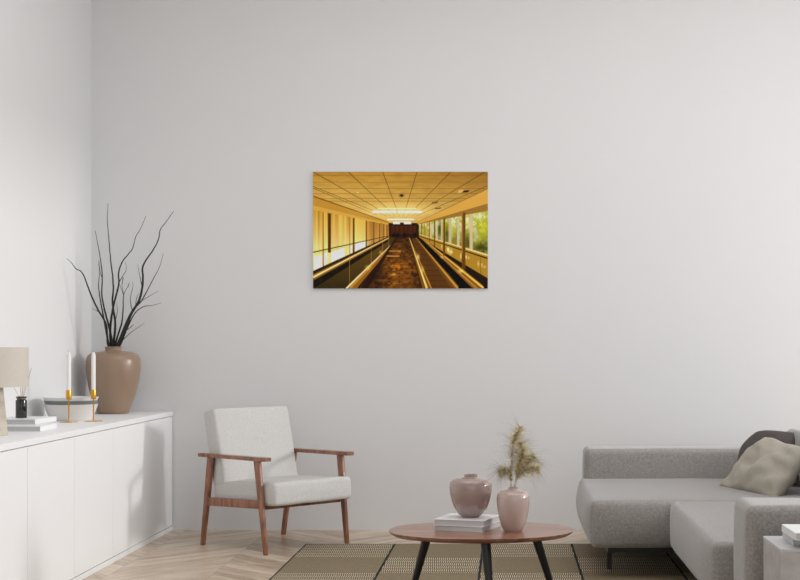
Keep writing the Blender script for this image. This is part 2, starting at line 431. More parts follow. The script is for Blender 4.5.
    for (cx, cy, rx, ry, col, al) in ((728, 215, 22, 14, (232, 232, 202), .8), (748, 262, 16, 34, (206, 204, 40), .75), (740, 345, 30, 18, (60, 60, 14), .8), (720, 300, 10, 26, (214, 206, 150), .6),
                                      (682, 235, 10, 22, (240, 238, 190), .7), (682, 320, 12, 30, (70, 78, 14), .8), (628, 315, 12, 22, (150, 128, 40), .8), (622, 268, 10, 18, (196, 194, 60), .7), (618, 236, 16, 12, (232, 230, 196), .9),
                                      (596, 290, 7, 34, (60, 66, 18), .7), (566, 268, 9, 30, (70, 74, 44), .9), (536, 268, 8, 26, (210, 212, 190), .8), (552, 245, 10, 10, (200, 212, 196), .7)):
        g = (np.exp(-(((X - cx) / rx) ** 2 + ((Y - cy) / ry) ** 2)) * al)[..., None] * wm[..., None]
        img[:] = img * (1 - g) + np.array(col) * g
    for x, wd, col in ((698, 13, (216, 196, 154)), (644, 11, (212, 196, 156)), (609, 11, (206, 192, 152)), (574, 6, (216, 196, 150)), (553, 6, (220, 204, 164)), (528, 6, (220, 196, 144)), (512, 5, (206, 170, 110)), (500, 4, (180, 134, 70)), (490, 4, (150, 104, 44))):
        yt = 246 - (x - 478) * .19; yb = 290 + (x - 478) * .305
        fill([(x - wd / 2, yt), (x + wd / 2, yt), (x + wd / 2, yb), (x - wd / 2, yb)], col)
    line(768, 377, 478, 289, 8, 2, (240, 214, 150))
    for k in range(34):
        x = 560 + rs.rand() * 200; yc = 318 + (x - 545) * .42
        if 625 < x < 655 or 690 < x < 712: continue
        glow(x, yc + 8 + rs.rand() * 14, 2 + rs.rand() * 4, 4 + rs.rand() * 8, (255, 244, 180), .6)
    line(768, 391, 478, 297, 5, 2, (24, 14, 4), .95)
    for x, wd, y0, y1 in ((666, 16, 198, 434), (584, 8, 222, 380), (544, 5, 232, 342), (522, 3, 238, 320)):
        fill([(x - wd / 2, y0), (x + wd / 2, y0), (x + wd / 2, y1), (x - wd / 2, y1)], (116, 72, 16), .95)
        fill([(x - wd / 2, y0), (x - wd / 5, y0), (x - wd / 5, y1 - 60), (x - wd / 2, y1 - 60)], (190, 136, 52), .8)
    line(738, 388, 738, 500, 2, 2, (60, 40, 14), .7)
    # ceiling lamps, camera dome, vents
    glow(387, 196, 120, 16, (255, 236, 160), .7)
    fill([(306, 178), (466, 178), (468, 184), (304, 184)], (255, 244, 180)); fill([(282, 190), (490, 190), (492, 201), (280, 201)], (255, 255, 240))
    fill([(384, 184), (387, 184), (387, 204), (384, 204)], (224, 170, 70))
    fill([(345, 223), (458, 223), (460, 231), (343, 231)], (255, 252, 220)); fill([(370, 236), (444, 236), (446, 247), (368, 247)], (255, 252, 220))
    fill([(398, 240), (414, 240), (414, 250), (398, 250)], (60, 16, 4))
    glow(405, 126, 8, 6, (16, 8, 2), 1.0); fill([(396, 114), (416, 114), (414, 120), (398, 120)], (190, 150, 80))
    fill([(650, 103), (668, 103), (656, 114), (640, 116)], (226, 190, 112)); fill([(668, 105), (692, 104), (684, 113), (660, 114)], (56, 38, 12))
    fill([(534, 154), (560, 153), (556, 159), (530, 160)], (130, 92, 34)); fill([(548, 178), (572, 177), (568, 182), (544, 183)], (110, 76, 26))
    glow(220, 114, 4, 3, (250, 226, 170), .9)
    img = np.clip(img, 0, 255).reshape(H, SS, W, SS, 3).mean((1, 3)) / 255
    return np.where(img <= .04045, img / 12.92, ((img + .055) / 1.055) ** 2.4)

def canvas_print():
    x0, x1, z0, z1 = -1.322, -0.137, 1.640, 2.431
    root = empty('canvas_print', ((x0 + x1) / 2, 0, z0), 'frameless photo print of a golden airport moving walkway hung on the back wall', 'picture')
    W, H = 352, 234
    col = raster_print(W, H)
    vs, fs = [], []
    for j in range(H + 1):
        for i in range(W + 1):
            vs.append((x0 + (x1 - x0) * i / W, -0.0165, z1 - (z1 - z0) * j / H))
    for j in range(H):
        for i in range(W):
            a = j * (W + 1) + i; fs.append((a, a + W + 1, a + W + 2, a + 1))
    o = obj('printed_face', MB().add(vs, fs), M['canvas_edge'], root, smooth=False)
    me = o.data
    at = me.color_attributes.new('ink', 'FLOAT_COLOR', 'CORNER')
    cc = np.ones((len(fs), 4, 4), np.float32); cc[:, :, :3] = col.reshape(-1, 1, 3)
    cc[:, :, :3] = np.clip(cc[:, :, :3] ** 1.14 * 1.22, 0, .97)
    at.data.foreach_set('color', cc.ravel())
    m, nt, b = nodes_of('printed_ink')
    an = N(nt, 'ShaderNodeAttribute', attribute_name='ink')
    mx = N(nt, 'ShaderNodeMixRGB', blend_type='MULTIPLY'); mx.inputs[0].default_value = 1; mx.inputs[2].default_value = (INK,) * 3 + (1,)
    nt.links.new(an.outputs['Color'], mx.inputs[1]); nt.links.new(mx.outputs[0], b.inputs['Base Color'])
    b.inputs['Roughness'].default_value = 0.7; b.inputs['Specular IOR Level'].default_value = 0.15
    me.materials.clear(); me.materials.append(m)
    obj('canvas_block', MB().box((x0, -0.016, z0), (x1, -0.001, z1)), M['canvas_edge'], root, smooth=False)
INK = 1.0
canvas_print()

# ------------------------------------------------------------------ sideboard
TOP = 0.806
def sideboard():
    y1, L, dw = -0.002, 4.30, 0.716
    y0 = y1 - L
    x0, x1 = XL + 0.002, CABX
    r = empty('sideboard', ((x0 + x1) / 2, (y0 + y1) / 2, 0), 'long low white handleless sideboard along the left wall', 'sideboard')
    obj('carcass', MB().box((x0, y0 + .021, .032), (x1 - .022, y1 - .021, TOP - .032)), M['gap'], r, smooth=False)
    obj('worktop', MB().box((x0, y0, TOP - .030), (x1, y1, TOP), .0012, 1), M['white'], r, smooth=False)
    obj('plinth', MB().box((x0, y0, 0), (x1, y1, .030), .001, 1), M['white'], r, smooth=False)
    for a, b in ((y0, y0 + .020), (y1 - .020, y1)):
        obj('side_panel', MB().box((x0, a, .0301), (x1 - .022, b, TOP - .0301)), M['white'], r, smooth=False)
    for k in range(6):
        a, b = y1 - .004 - dw * (k + 1) + .0022, y1 - .004 - dw * k - .0022
        obj('door', MB().box((x1 - .021, a, .0335), (x1 - .002, b, TOP - .0335), .001, 1), M['white'], r, smooth=False)
sideboard()

# ------------------------------------------------------------------ brown vase and branches
VZ = 9.21
vb = P(113.3, 413, VZ); VXc, VYc = vb.x, vb.y
u = VZ / F / 6.44
prof_px = [(0, 472), (88, 472), (97, 466), (103, 455), (110, 436), (122, 400), (141, 350), (154, 300), (164, 250), (170, 205), (172, 165), (170, 130), (164, 108), (155, 94), (142, 85), (120, 78), (85, 73), (60, 69), (52, 64), (51, 52), (54, 44), (52, 41), (46, 42), (43, 50), (42, 70), (60, 90), (90, 110), (100, 150), (0, 151)]
hs = 1.0
v = MB().lathe([(r * u, TOP + (472 - y) * u) for r, y in prof_px], (VXc, VYc, 0), 72)
VTOP = TOP + (472 - 41) * u
obj_v = obj('ceramic_vase', v, M['brown_vase'], loc=(VXc, VYc, TOP))
tag(obj_v, 'large matt brown ceramic vase holding black branches on the sideboard', 'vase')

br = [
 ('dry branch with a thin straight tip, second from the left in the brown vase', [(203, 600), (190, 565), (177, 500), (166, 440), (155, 380), (149, 330), (152, 290), (150, 235)], 5.0, .00, [[(166, 450), (145, 430), (125, 420)]]),
 ('leftmost dry black branch bending out over the candles', [(206, 600), (186, 560), (178, 480), (150, 430), (130, 390), (110, 340), (95, 300), (80, 275), (62, 266), (50, 250), (40, 238), (25, 225)], 5.0, -.30, []),
 ('dry black branch, third from the left, curving up with one kink', [(207, 600), (203, 560), (192, 500), (176, 440), (162, 370), (163, 290), (155, 220), (145, 165), (135, 118)], 5.5, -.05, [[(163, 300), (156, 280), (150, 230)]]),
 ('tallest straight dry branch rising from the middle of the brown vase', [(209, 600), (207, 560), (214, 480), (203, 400), (206, 350), (204, 300), (197, 240), (192, 190), (187, 130), (183, 70), (186, 12)], 5.5, .05, [[(213, 470), (222, 430), (218, 395)]]),
 ('dry black branch leaning right with a zigzag tip, centre of the vase', [(208, 600), (196, 550), (195, 490), (205, 420), (218, 365), (228, 320), (226, 285), (240, 240), (262, 212), (282, 185), (292, 145), (312, 110), (332, 62)], 5.5, -.02, [[(228, 318), (245, 290), (256, 270), (254, 240)]]),
 ('short forked dry branch in the middle of the brown vase', [(211, 600), (214, 560), (228, 510), (240, 470), (244, 420), (245, 380), (250, 355), (266, 330)], 5.0, .02, [[(247, 370), (238, 345), (228, 320)], [(262, 338), (266, 325), (268, 318)], [(244, 300), (240, 330), (246, 360)]]),
 ('thickest and tallest dry branch reaching far right above the vase', [(211, 600), (224, 560), (246, 505), (272, 445), (303, 395), (316, 350), (321, 300), (319, 262), (335, 228), (356, 200), (380, 155), (388, 115), (410, 85), (440, 42)], 7.0, -.06, [[(316, 330), (308, 290), (300, 250)], [(303, 398), (335, 378), (383, 350)]]),
 ('dry black branch with a fine upright tip at the right of the vase', [(210, 600), (230, 555), (262, 480), (285, 425), (315, 390), (345, 335), (368, 292), (386, 255), (400, 205)], 4.5, .04, [[(280, 430), (272, 385), (282, 335), (280, 315)], [(292, 412), (296, 380), (305, 360)]]),
 ('low dry twig spreading right over the rim of the brown vase', [(211, 600), (236, 555), (262, 490), (292, 435), (325, 412), (355, 408), (392, 398)], 4.0, -.03, [[(255, 505), (278, 488), (286, 480)], [(244, 540), (280, 508), (326, 476)]]),
]
for label, pts, r0, dz, twigs in br:
    b = MB()
    def w(p, t):
        return P(60 + p[0] / 3.867, 200 + p[1] / 3.867, VZ + dz * min(1, max(0, (600 - p[1]) / (140 if dz > -.2 else 340))) )
    sp = spline([w(p, 0) for p in pts], 5)
    n = len(sp); s_ = VZ / F / 3.867 * 0.66
    for i in range(1, n - 1):
        q = noise.noise_vector(sp[i] * 40) * 0.0016; sp[i] += Vector((q.x, q.y * .5, q.z))
    b.tube(sp, [s_ * (r0 * (1.55 - 1.35 * (i / (n - 1)) ** .8)) for i in range(n)], 7)
    for tw in twigs:
        ts = spline([w(p, 0) for p in tw], 5); k = len(ts)
        b.tube(ts, [s_ * (2.6 - 2.0 * i / (k - 1)) for i in range(k)], 6)
    o = obj('dry_branch', b, M['branch'], loc=sp[0])
    tag(o, label, 'branch', 'black branches in the brown vase')

# ------------------------------------------------------------------ candles and holders
def candle_set(px, z, lab1, lab2):
    s = z / F
    x = (px - VX) * s; y = z - D
    h = MB().lathe([(0, 0), (.0515, 0), (.052, .0012), (.0515, .0028), (.004, .0042), (.0038, .128), (.0045, .131), (.0148, .1315), (.0152, .134), (.0152, .186), (.0146, .1875), (.0126, .187), (.0126, .140), (0, .140)], (x, y, TOP), 40)
    o = obj('candle_holder', h, M['brass'], loc=(x, y, TOP)); tag(o, lab1, 'candle holder', 'brass candle holders on the sideboard')
    zb = TOP + .141
    r = empty('taper_candle', (x, y, zb), lab2, 'candle', 'white taper candles')
    obj('wax', MB().lathe([(0, 0), (.0118, 0), (.0122, .05), (.0122, .245), (.0100, .256), (.003, .268), (0, .268)], (x, y, zb), 28), M['candle'], r)
    obj('wick', MB().tube([(x, y, zb + .266), (x + .0005, y, zb + .276)], .0009, 6), M['wick'], r)
candle_set(68.8, 8.15, 'brass candle holder left of the other, nearer the books', 'white taper candle in the left brass holder, in front of the wall')
candle_set(93.5, 8.25, 'brass candle holder right of the other, in front of the brown vase', 'white taper candle in the right brass holder, overlapping the brown vase')

# ------------------------------------------------------------------ bowls
bx, by = -2.617, 8.385 - D
def bowl(r0, r1, z0, h, t, m, lab, name='bowl'):
    prof = [(0, z0), (r0, z0), (r0 + .003, z0 + .003)]
    for k in range(1, 9):
        f = k / 8; prof.append((r0 + (r1 - r0) * f ** .85, z0 + h * f))
    prof += [(r1 - t, z0 + h + .0005)]
    for k in range(7, -1, -1):
        f = k / 8; prof.append((r0 - t + (r1 - r0) * f ** .85, z0 + t + (h - t) * f))
    prof.append((0, z0 + t))
    o = obj('bowl', MB().lathe(prof, (bx, by, 0), 64), m, loc=(bx, by, z0)); tag(o, lab, 'bowl', 'stacked bowls on the sideboard')
bowl(.117, .157, TOP, .097, .005, M['bowl'], 'large cream bowl at the bottom of the stack behind the candles')
bowl(.118, .156, TOP + .0315, .0875, .004, M['bowl_grey'], 'dark grey green bowl in the middle of the stack')
bowl(.119, .160, TOP + .0500, .0885, .004, M['bowl'], 'cream bowl on top of the stack behind the candles')

# ------------------------------------------------------------------ books (page block + cover)
def book(corner, ux, uy, w, d, t, m, lab, group, name='book', right=False):
    """corner = front left bottom; ux, uy unit vectors in the plane"""
    c = Vector(corner); ux = Vector(ux).normalized(); uy = Vector(uy).normalized(); up = Vector((0, 0, 1))
    mtx = Matrix(((ux.x, uy.x, 0, c.x), (ux.y, uy.y, 0, c.y), (0, 0, 1, c.z), (0, 0, 0, 1)))
    r = empty(name, c, lab, 'book', group, rz=math.atan2(ux.y, ux.x))
    cv = MB()
    cv.box((0, 0, 0), (w, d, .0028), .0006, 1, mtx); cv.box((0, 0, t - .0028), (w, d, t), .0006, 1, mtx)
    a_ = w - .003 if right else 0  # right: white spine on the sunlit side keeps that face bright against greyed pages
    cv.box((a_, 0, .0028), (a_ + .003, d, t - .0028), 0, 1, mtx)
    obj('cover', cv, m, r, smooth=False)
    obj('pages', MB().box((.0034, .003, .003), (w - .003, d - .003, t - .003), 0, 1, mtx), M['paper'], r, smooth=False)
    return r
g = 'books on the sideboard'
book((-2.690, 7.27 - D, TOP), (1, -.01, 0), (-.06, 1, 0), .262, .33, .0275, M['cover'], 'lower white book under the black reed diffuser', g, right=True)
book((-2.750, 7.42 - D, TOP + .028), (1, -.02, 0), (.03, 1, 0), .246, .32, .0275, M['cover'], 'upper white book with the black reed diffuser standing on it', g, right=True)

# ------------------------------------------------------------------ reed diffuser
dx, dy, dz0 = -2.628, 7.56 - D, TOP + .0565
r = empty('reed_diffuser', (dx, dy, dz0), 'black glass reed diffuser bottle on the upper white book', 'diffuser')
obj('bottle', MB().lathe([(0, 0), (.0285, 0), (.030, .002), (.030, .092), (.0285, .0965), (.024, .098), (.021, .099), (.021, .1005), (0, .1005)], (dx, dy, dz0), 40), M['glass_black'], r)
obj('collar', MB().lathe([(0, .1005), (.024, .1005), (.0245, .103), (.024, .1085), (0, .1085)], (dx, dy, dz0), 32), M['collar'], r)
obj('cap_ring', MB().lathe([(.020, .1085), (.0285, .1085), (.029, .111), (.0285, .1155), (.018, .1155), (.017, .1085)], (dx, dy, dz0), 36), M['glass_black'], r)
for (qx, qy, ddy) in ((12.5, 384, .01), (20.0, 376, -.02), (27.0, 380, .015), (31.4, 368.2, 0.0), (24.0, 372, .02)):
    a = Vector((dx + (qx - 21.6) * .0012, dy, dz0 + .109)); bpt = P(qx, qy, 7.56 + ddy)
    obj('reed', MB().tube([a, bpt], .0012, 6), M['reed'], r)

# ------------------------------------------------------------------ table lamp
lx, ly = -2.567, 6.95 - D
r = empty('table_lamp', (lx, ly, TOP), 'table lamp with cream drum shade at the left edge of the sideboard', 'lamp')
obj('lamp_base', MB().lathe([(0, 0), (.078, 0), (.080, .003), (.058, .236), (.055, .242), (0, .242)], (lx, ly, TOP), 48), M['travertine'], r, angle=30)
obj('neck', MB().lathe([(0, .242), (.012, .242), (.012, .30), (.02, .302), (.02, .34), (0, .342)], (lx, ly, TOP), 20), M['brass'], r)
obj('lamp_shade', MB().lathe([(.174, .242), (.176, .242), (.178, .438), (.176, .438), (.174, .436), (.172, .246), (.174, .242)], (lx, ly, TOP), 72), M['shade'], r)
obj('bulb', MB().lathe([(0, .342), (.012, .344), (.03, .375), (.026, .395), (0, .405)], (lx, ly, TOP), 20), M['candle'], r)

# ------------------------------------------------------------------ armchair
def armchair():
    O = Vector((-1.185, -0.965, 0)); a = math.radians(47)
    U = Vector((math.cos(a), math.sin(a), 0)); Fd = Vector((math.sin(a), -math.cos(a), 0))
    def W(u_, f_, z_): return O + U * u_ + Fd * f_ + Vector((0, 0, z_))
    c0 = W(0, -.4, 0)
    r = empty('armchair', c0, 'low armchair with light grey cushions and walnut frame near the sideboard', 'chair', rz=a)
    def slab(name, p0, p1, wd, h0, h1, m, bev=.004, seg=2, wd1=None):
        """p0,p1 = (u,f,z) centres of the two end sections; wd across u; h along f/z section given by function"""
        pass
    def hexa(us, fz0, fz1, bev, seg=2):
        # fz0 / fz1: 4 (f,z) points each at u=us[0], us[1]
        return MB().prism([W(us[0], f, z) for f, z in fz0], [W(us[1], f, z) for f, z in fz1], bev, seg)
    for s in (-1, 1):
        uc = -.315 if s < 0 else .333
        u0, u1 = uc - .0115, uc + .0115
        fr_ = .018 if s > 0 else 0
        q = [(-.172, .560), (-.118, .560), (-.050 - fr_, 0), (-.076 - fr_, 0)]
        obj('leg', hexa((u0, u1), q, q, .004), M['chair_wood'], r)
        bk = 0 if s < 0 else -.02
        q = [(-.648, .560), (-.590, .560), (-.694 + bk, 0), (-.723 + bk, 0)]
        obj('leg', hexa((u0, u1), q, q, .004), M['chair_wood'], r)
        q = [(-.66, .252), (-.66, .304), (-.13, .325), (-.13, .272)]
        obj('side_rail', hexa((uc - .009, uc + .009), q, q, .003), M['chair_wood'], r)
        # armrest: flat board widening towards the front
        b = MB()
        top = []
        pts = [(-.735, .018), (-.60, .022), (-.30, .026), (-.09, .029), (-.048, .028), (-.040, .021)]
        vs, fs = [], []
        for f, hw in pts:
            zc = .572 - .006 * (f / -.7)
            for (uu, zz) in ((-hw, -.011), (hw, -.011), (hw + .001, .0), (hw, .011), (-hw, .011), (-hw - .001, .0)):
                vs.append(W(uc + uu, f, zc + zz))
        k = 6
        for i in range(len(pts) - 1):
            for j in range(k):
                j2 = (j + 1) % k; fs.append((i * k + j, i * k + j2, (i + 1) * k + j2, (i + 1) * k + j))
        fs.append(tuple(range(k))[::-1]); fs.append(tuple((len(pts) - 1) * k + j for j in range(k)))
        obj('armrest', b.add(vs, fs), M['chair_wood'], r, angle=35)
    q = [(-.150, .262), (-.128, .262), (-.128, .300), (-.150, .300)]
    obj('front_rail', hexa((-.303, .321), q, q, .003), M['chair_wood'], r)
    q = [(-.650, .250), (-.628, .250), (-.628, .292), (-.650, .292)]
    obj('back_rail', hexa((-.303, .321), q, q, .003), M['chair_wood'], r)
    q = [(-.665, .470), (-.645, .470), (-.655, .530), (-.675, .530)]
    obj('back_rail', hexa((-.303, .321), q, q, .003), M['chair_wood'], r)
    # cushions
    def puff(co, d):
        x, y, z = co.x / (d.x / 2), co.y / (d.y / 2), co.z / (d.z / 2)
        k = .010
        n1 = noise.noise(co * 7) * .003
        return Vector((co.x + k * .6 * x * (1 - y * y) * (1 - abs(z)) , co.y + k * .6 * y * (1 - x * x) * (1 - abs(z)), co.z + (k * z * (1 - x * x) * (1 - y * y)) + n1))
    def cushion(u0, u1, L, T, org, tilt, name, bev=.022):
        # local box: x = U, y = -F (towards back / up), z = thickness
        b = MB(); Rm = Matrix((( U.x, -Fd.x, 0, 0), (U.y, -Fd.y, 0, 0), (0, 0, 1, 0), (0, 0, 0, 1)))
        X = Matrix.Translation(org) @ Rm @ Matrix.Rotation(tilt, 4, 'X')
        b.box((u0, 0, 0), (u1, L, T), bev, 4, X, puff)
        o = obj(name, b, M['chair_fabric'], r, angle=80)
        # piping seams
        return o
    cushion(-.292, .314, .62, .140, W(0, -.004, .294), math.radians(-3.0), 'seat_cushion')
    # backrest: bottom front edge at f=-.505 z=.41, top front edge at f=-.62 z=.862
    th = math.atan2(.465, .118)
    b = MB(); Rm = Matrix(((U.x, -Fd.x, 0, 0), (U.y, -Fd.y, 0, 0), (0, 0, 1, 0), (0, 0, 0, 1)))
    X = Matrix.Translation(W(0, -.505, .395)) @ Rm @ Matrix.Rotation(th, 4, 'X')
    b.box((-.294, 0, -.125), (.290, .482, 0), .018, 4, X, puff)
    obj('back_cushion', b, M['chair_fabric'], r, angle=80)
armchair()

# ------------------------------------------------------------------ rug
def rug():
    x0, pitch = -1.267, .5555
    ye, pz = -.702, .570
    nx, ny = 6, 6
    r = empty('area_rug', (x0 + nx * pitch / 2, ye - ny * pz / 2, 0), 'beige and brown patchwork rug with dark seam lines under the coffee table', 'rug')
    t = .007
    base = MB().box((x0 - .006, ye - ny * pz - .006, 0.0005), (x0 + nx * pitch + .006, ye + .006, t - .0015))
    obj('rug_backing', base, M['rug_line'], r, smooth=False)
    for i in range(nx):
        for j in range(ny):
            coarse = (i + j) % 2 == 0
            g = .007
            a0, a1 = x0 + i * pitch + g * (1 if i else .6), x0 + (i + 1) * pitch - g
            b0, b1 = ye - (j + 1) * pz + .003, ye - j * pz - .003
            o = obj('woven_tile', MB().box((a0, b0, t - .0014), (a1, b1, t)), M['rug_coarse' if coarse else 'rug_fine'], r, smooth=False)
            o['label'] = 'coarse dashed weave tile' if coarse else 'plain fine weave tile'
rug()
RUG = .007

# ------------------------------------------------------------------ coffee table
TZ = 0.38
tc_ = Vector((-.128, 6.63 - D, 0))
def coffee_table():
    r = empty('coffee_table', (tc_.x, tc_.y, RUG), 'oval walnut coffee table with black tapered legs on the rug', 'table')
    A, B = .436, .322
    n = 96; rings = [(0, -.027), (.86, -.027), (.945, -.022), (.99, -.010), (1.0, -.001), (.997, .0), (0, .0)]
    vs, fs, idx = [], [], []
    for k, z in rings:
        if k == 0: idx.append([len(vs)]); vs.append(tc_ + Vector((0, 0, TZ + z)))
        else:
            idx.append(list(range(len(vs), len(vs) + n)))
            for q in range(n):
                a = 2 * math.pi * q / n
                c, s = math.cos(a), math.sin(a); e = 2 / 2.12
                vs.append(tc_ + Vector((A * k * math.copysign(abs(c) ** e, c), B * k * math.copysign(abs(s) ** e, s), TZ + z)))
    for a, b in zip(idx, idx[1:]):
        for q in range(n):
            q2 = (q + 1) % n
            if len(a) == 1: fs.append((a[0], b[q2], b[q]))
            elif len(b) == 1: fs.append((a[q], a[q2], b[0]))
            else: fs.append((a[q], a[q2], b[q2], b[q]))
    obj('tabletop', MB().add(vs, fs), M['table_wood'], r, angle=30)
    for (t0, f0) in (((-.382, 6.66), (-.478, 6.72)), ((.128, 6.66), (.238, 6.72)), ((-.104, 6.45), (-.072, 6.38))):
        p = Vector((t0[0], t0[1] - D, TZ - .027)); q = Vector((f0[0], f0[1] - D, RUG + .0005))
        d = q - p
        b = MB(); vs = []; n = 20; fs = []
        for i in range(9):
            f = i / 8; c = p + d * f; rr = .0235 - .0105 * f
            for k in range(n):
                a = 2 * math.pi * k / n; vs.append(c + Vector((rr * math.cos(a), rr * math.sin(a), 0)))
        for i in range(8):
            for k in range(n):
                k2 = (k + 1) % n; fs.append((i * n + k, i * n + k2, (i + 1) * n + k2, (i + 1) * n + k))
        fs.append(tuple(range(n))); fs.append(tuple(8 * n + k for k in range(n)))
        obj('leg', b.add(vs, fs), M['black'], r)
coffee_table()

g = 'books on the coffee table'
ax = (.94, -.342, 0); ay = (.342, .94, 0)
book((-.344, 6.610 - D, TZ), ax, ay, .238, .245, .0235, M['cover_grey'], 'lower white book on the coffee table', g)
book((-.350, 6.604 - D, TZ + .0240), (.955, -.297, 0), (.297, .955, 0), .250, .242, .0300, M['cover'], 'upper white book on the coffee table with the round vase on it', g)
B2 = TZ + .0245 + .0300
k = .00075
lv = [(0, 368), (54, 368), (60, 362), (78, 347), (92, 328), (106, 300), (119, 262), (128, 222), (132, 185), (131, 160), (126, 144), (116, 133), (100, 125), (76, 120), (48, 117), (41, 113), (40, 104), (42, 98), (38, 97), (34, 100), (33, 118), (60, 130), (90, 160), (0, 200)]
v = MB().lathe([(r_ * k * 1.03, B2 + (368 - y_) * k) for r_, y_ in lv], (-.178, 6.685 - D, 0), 64)
tag(obj('pink_vase', v, M['pink_vase'], loc=(-.178, 6.685 - D, B2)), 'squat round dusty pink vase, empty, on the coffee table books', 'vase')
k = .000734
rv = [(0, 458), (54, 458), (60, 452), (68, 440), (79, 415), (91, 375), (100, 330), (105, 285), (106, 250), (103, 228), (96, 212), (84, 202), (64, 196), (38, 192), (31, 188), (30, 182), (31, 178), (27, 177), (24, 180), (24, 194), (60, 215), (85, 260), (0, 300)]
PVX, PVY = .0240, 6.585 - D
v = MB().lathe([(r_ * k, TZ + (458 - y_) * k) for r_, y_ in rv], (PVX, PVY, 0), 64)
tag(obj('pink_vase', v, M['pink_vase2'], loc=(PVX, PVY, TZ)), 'taller pale pink vase holding dried pampas grass on the coffee table', 'vase')

# ------------------------------------------------------------------ pampas stems
def pampas(pts, dys, plume_from, nst, ln, label, seed):
    rs = random.Random(seed)
    zc = 6.585
    wp = [P(490 + p[0] / 7.25, 420 + p[1] / 7.25, zc + q) for p, q in zip(pts, dys)]
    sp = spline(wp, 8); n = len(sp)
    r = empty('pampas_stem', sp[0], label, 'dried grass', 'pampas grass in the pale pink vase')
    obj('stem', MB().tube(sp, [.0016 * (1 - .6 * i / n) for i in range(n)], 6), M['stalk'], r)
    vs, fs, mi = [], [], []
    for q in range(int(nst * 1.7)):
        f = plume_from + (1 - plume_from) * rs.random() ** .9
        i = min(n - 2, int(f * (n - 1))); p = sp[i].lerp(sp[i + 1], rs.random()); t = (sp[i + 1] - sp[i]).normalized()
        rel = (f - plume_from) / (1 - plume_from)
        env = math.sin(math.pi * min(1, .16 + .84 * (1 - rel) ** 1.0)) * .8 + .25
        side = Vector((rs.gauss(0, 1), rs.gauss(0, 1), rs.gauss(0, .7))); side = (side - t * side.dot(t)).normalized()
        fine = rs.random() < .42
        L = ln * 2.3 * env * (rs.uniform(.4, 1.15) if not fine else rs.uniform(1.0, 2.9))
        d = (side * rs.uniform(.6, 1.1) + t * rs.uniform(.0, .8)).normalized()
        wdt = .0007 if fine else rs.uniform(.0018, .0042)
        prev = p; c = Vector((0, 0, -1)) * rs.uniform(.1, .9)
        e = d.cross(Vector((rs.gauss(0, 1), rs.gauss(0, 1), rs.gauss(0, 1)))).normalized()
        base = len(vs)
        for s in range(4):
            g_ = s / 3; pt = p + d * L * g_ + c * L * g_ * g_ * .5
            ww = wdt * (1 - g_ * .9)
            vs += [pt - e * ww / 2, pt + e * ww / 2]
        for s in range(3):
            a = base + s * 2; fs.append((a, a + 1, a + 3, a + 2)); mi.append(1 if fine else 0)
    o = obj('plume', MB().add(vs, fs), [M['plume'], M['plume_hair']], r)
    o.data.polygons.foreach_set('material_index', mi)
    return r
pampas([(160, 560), (155, 490), (150, 400), (160, 300), (163, 200), (178, 140), (200, 95), (222, 52)], (0, 0, .0, -.01, -.01, 0, 0, 0), .30, 520, .022, 'tall upright pampas stem reaching highest above the pale pink vase', 1)
pampas([(165, 560), (175, 490), (190, 400), (205, 340), (225, 290), (235, 240), (225, 165)], (0, 0, -.01, -.02, -.02, -.02, -.02), .34, 620, .030, 'thick pampas stem leaning right above the pale pink vase', 2)
pampas([(168, 560), (180, 490), (205, 410), (240, 330), (280, 290), (320, 265)], (0, 0, .01, .02, .02, .02), .36, 480, .024, 'pampas stem drooping furthest to the right', 3)
pampas([(158, 560), (152, 490), (150, 430), (135, 370), (105, 355), (65, 375)], (0, 0, .01, .02, .0, .0), .36, 420, .022, 'short pampas stem drooping to the left', 4)
pampas([(166, 560), (172, 490), (195, 420), (240, 370), (300, 350), (350, 352)], (0, 0, -.01, -.03, -.04, -.04), .38, 380, .020, 'low pampas stem bending right near the vase rim', 5)

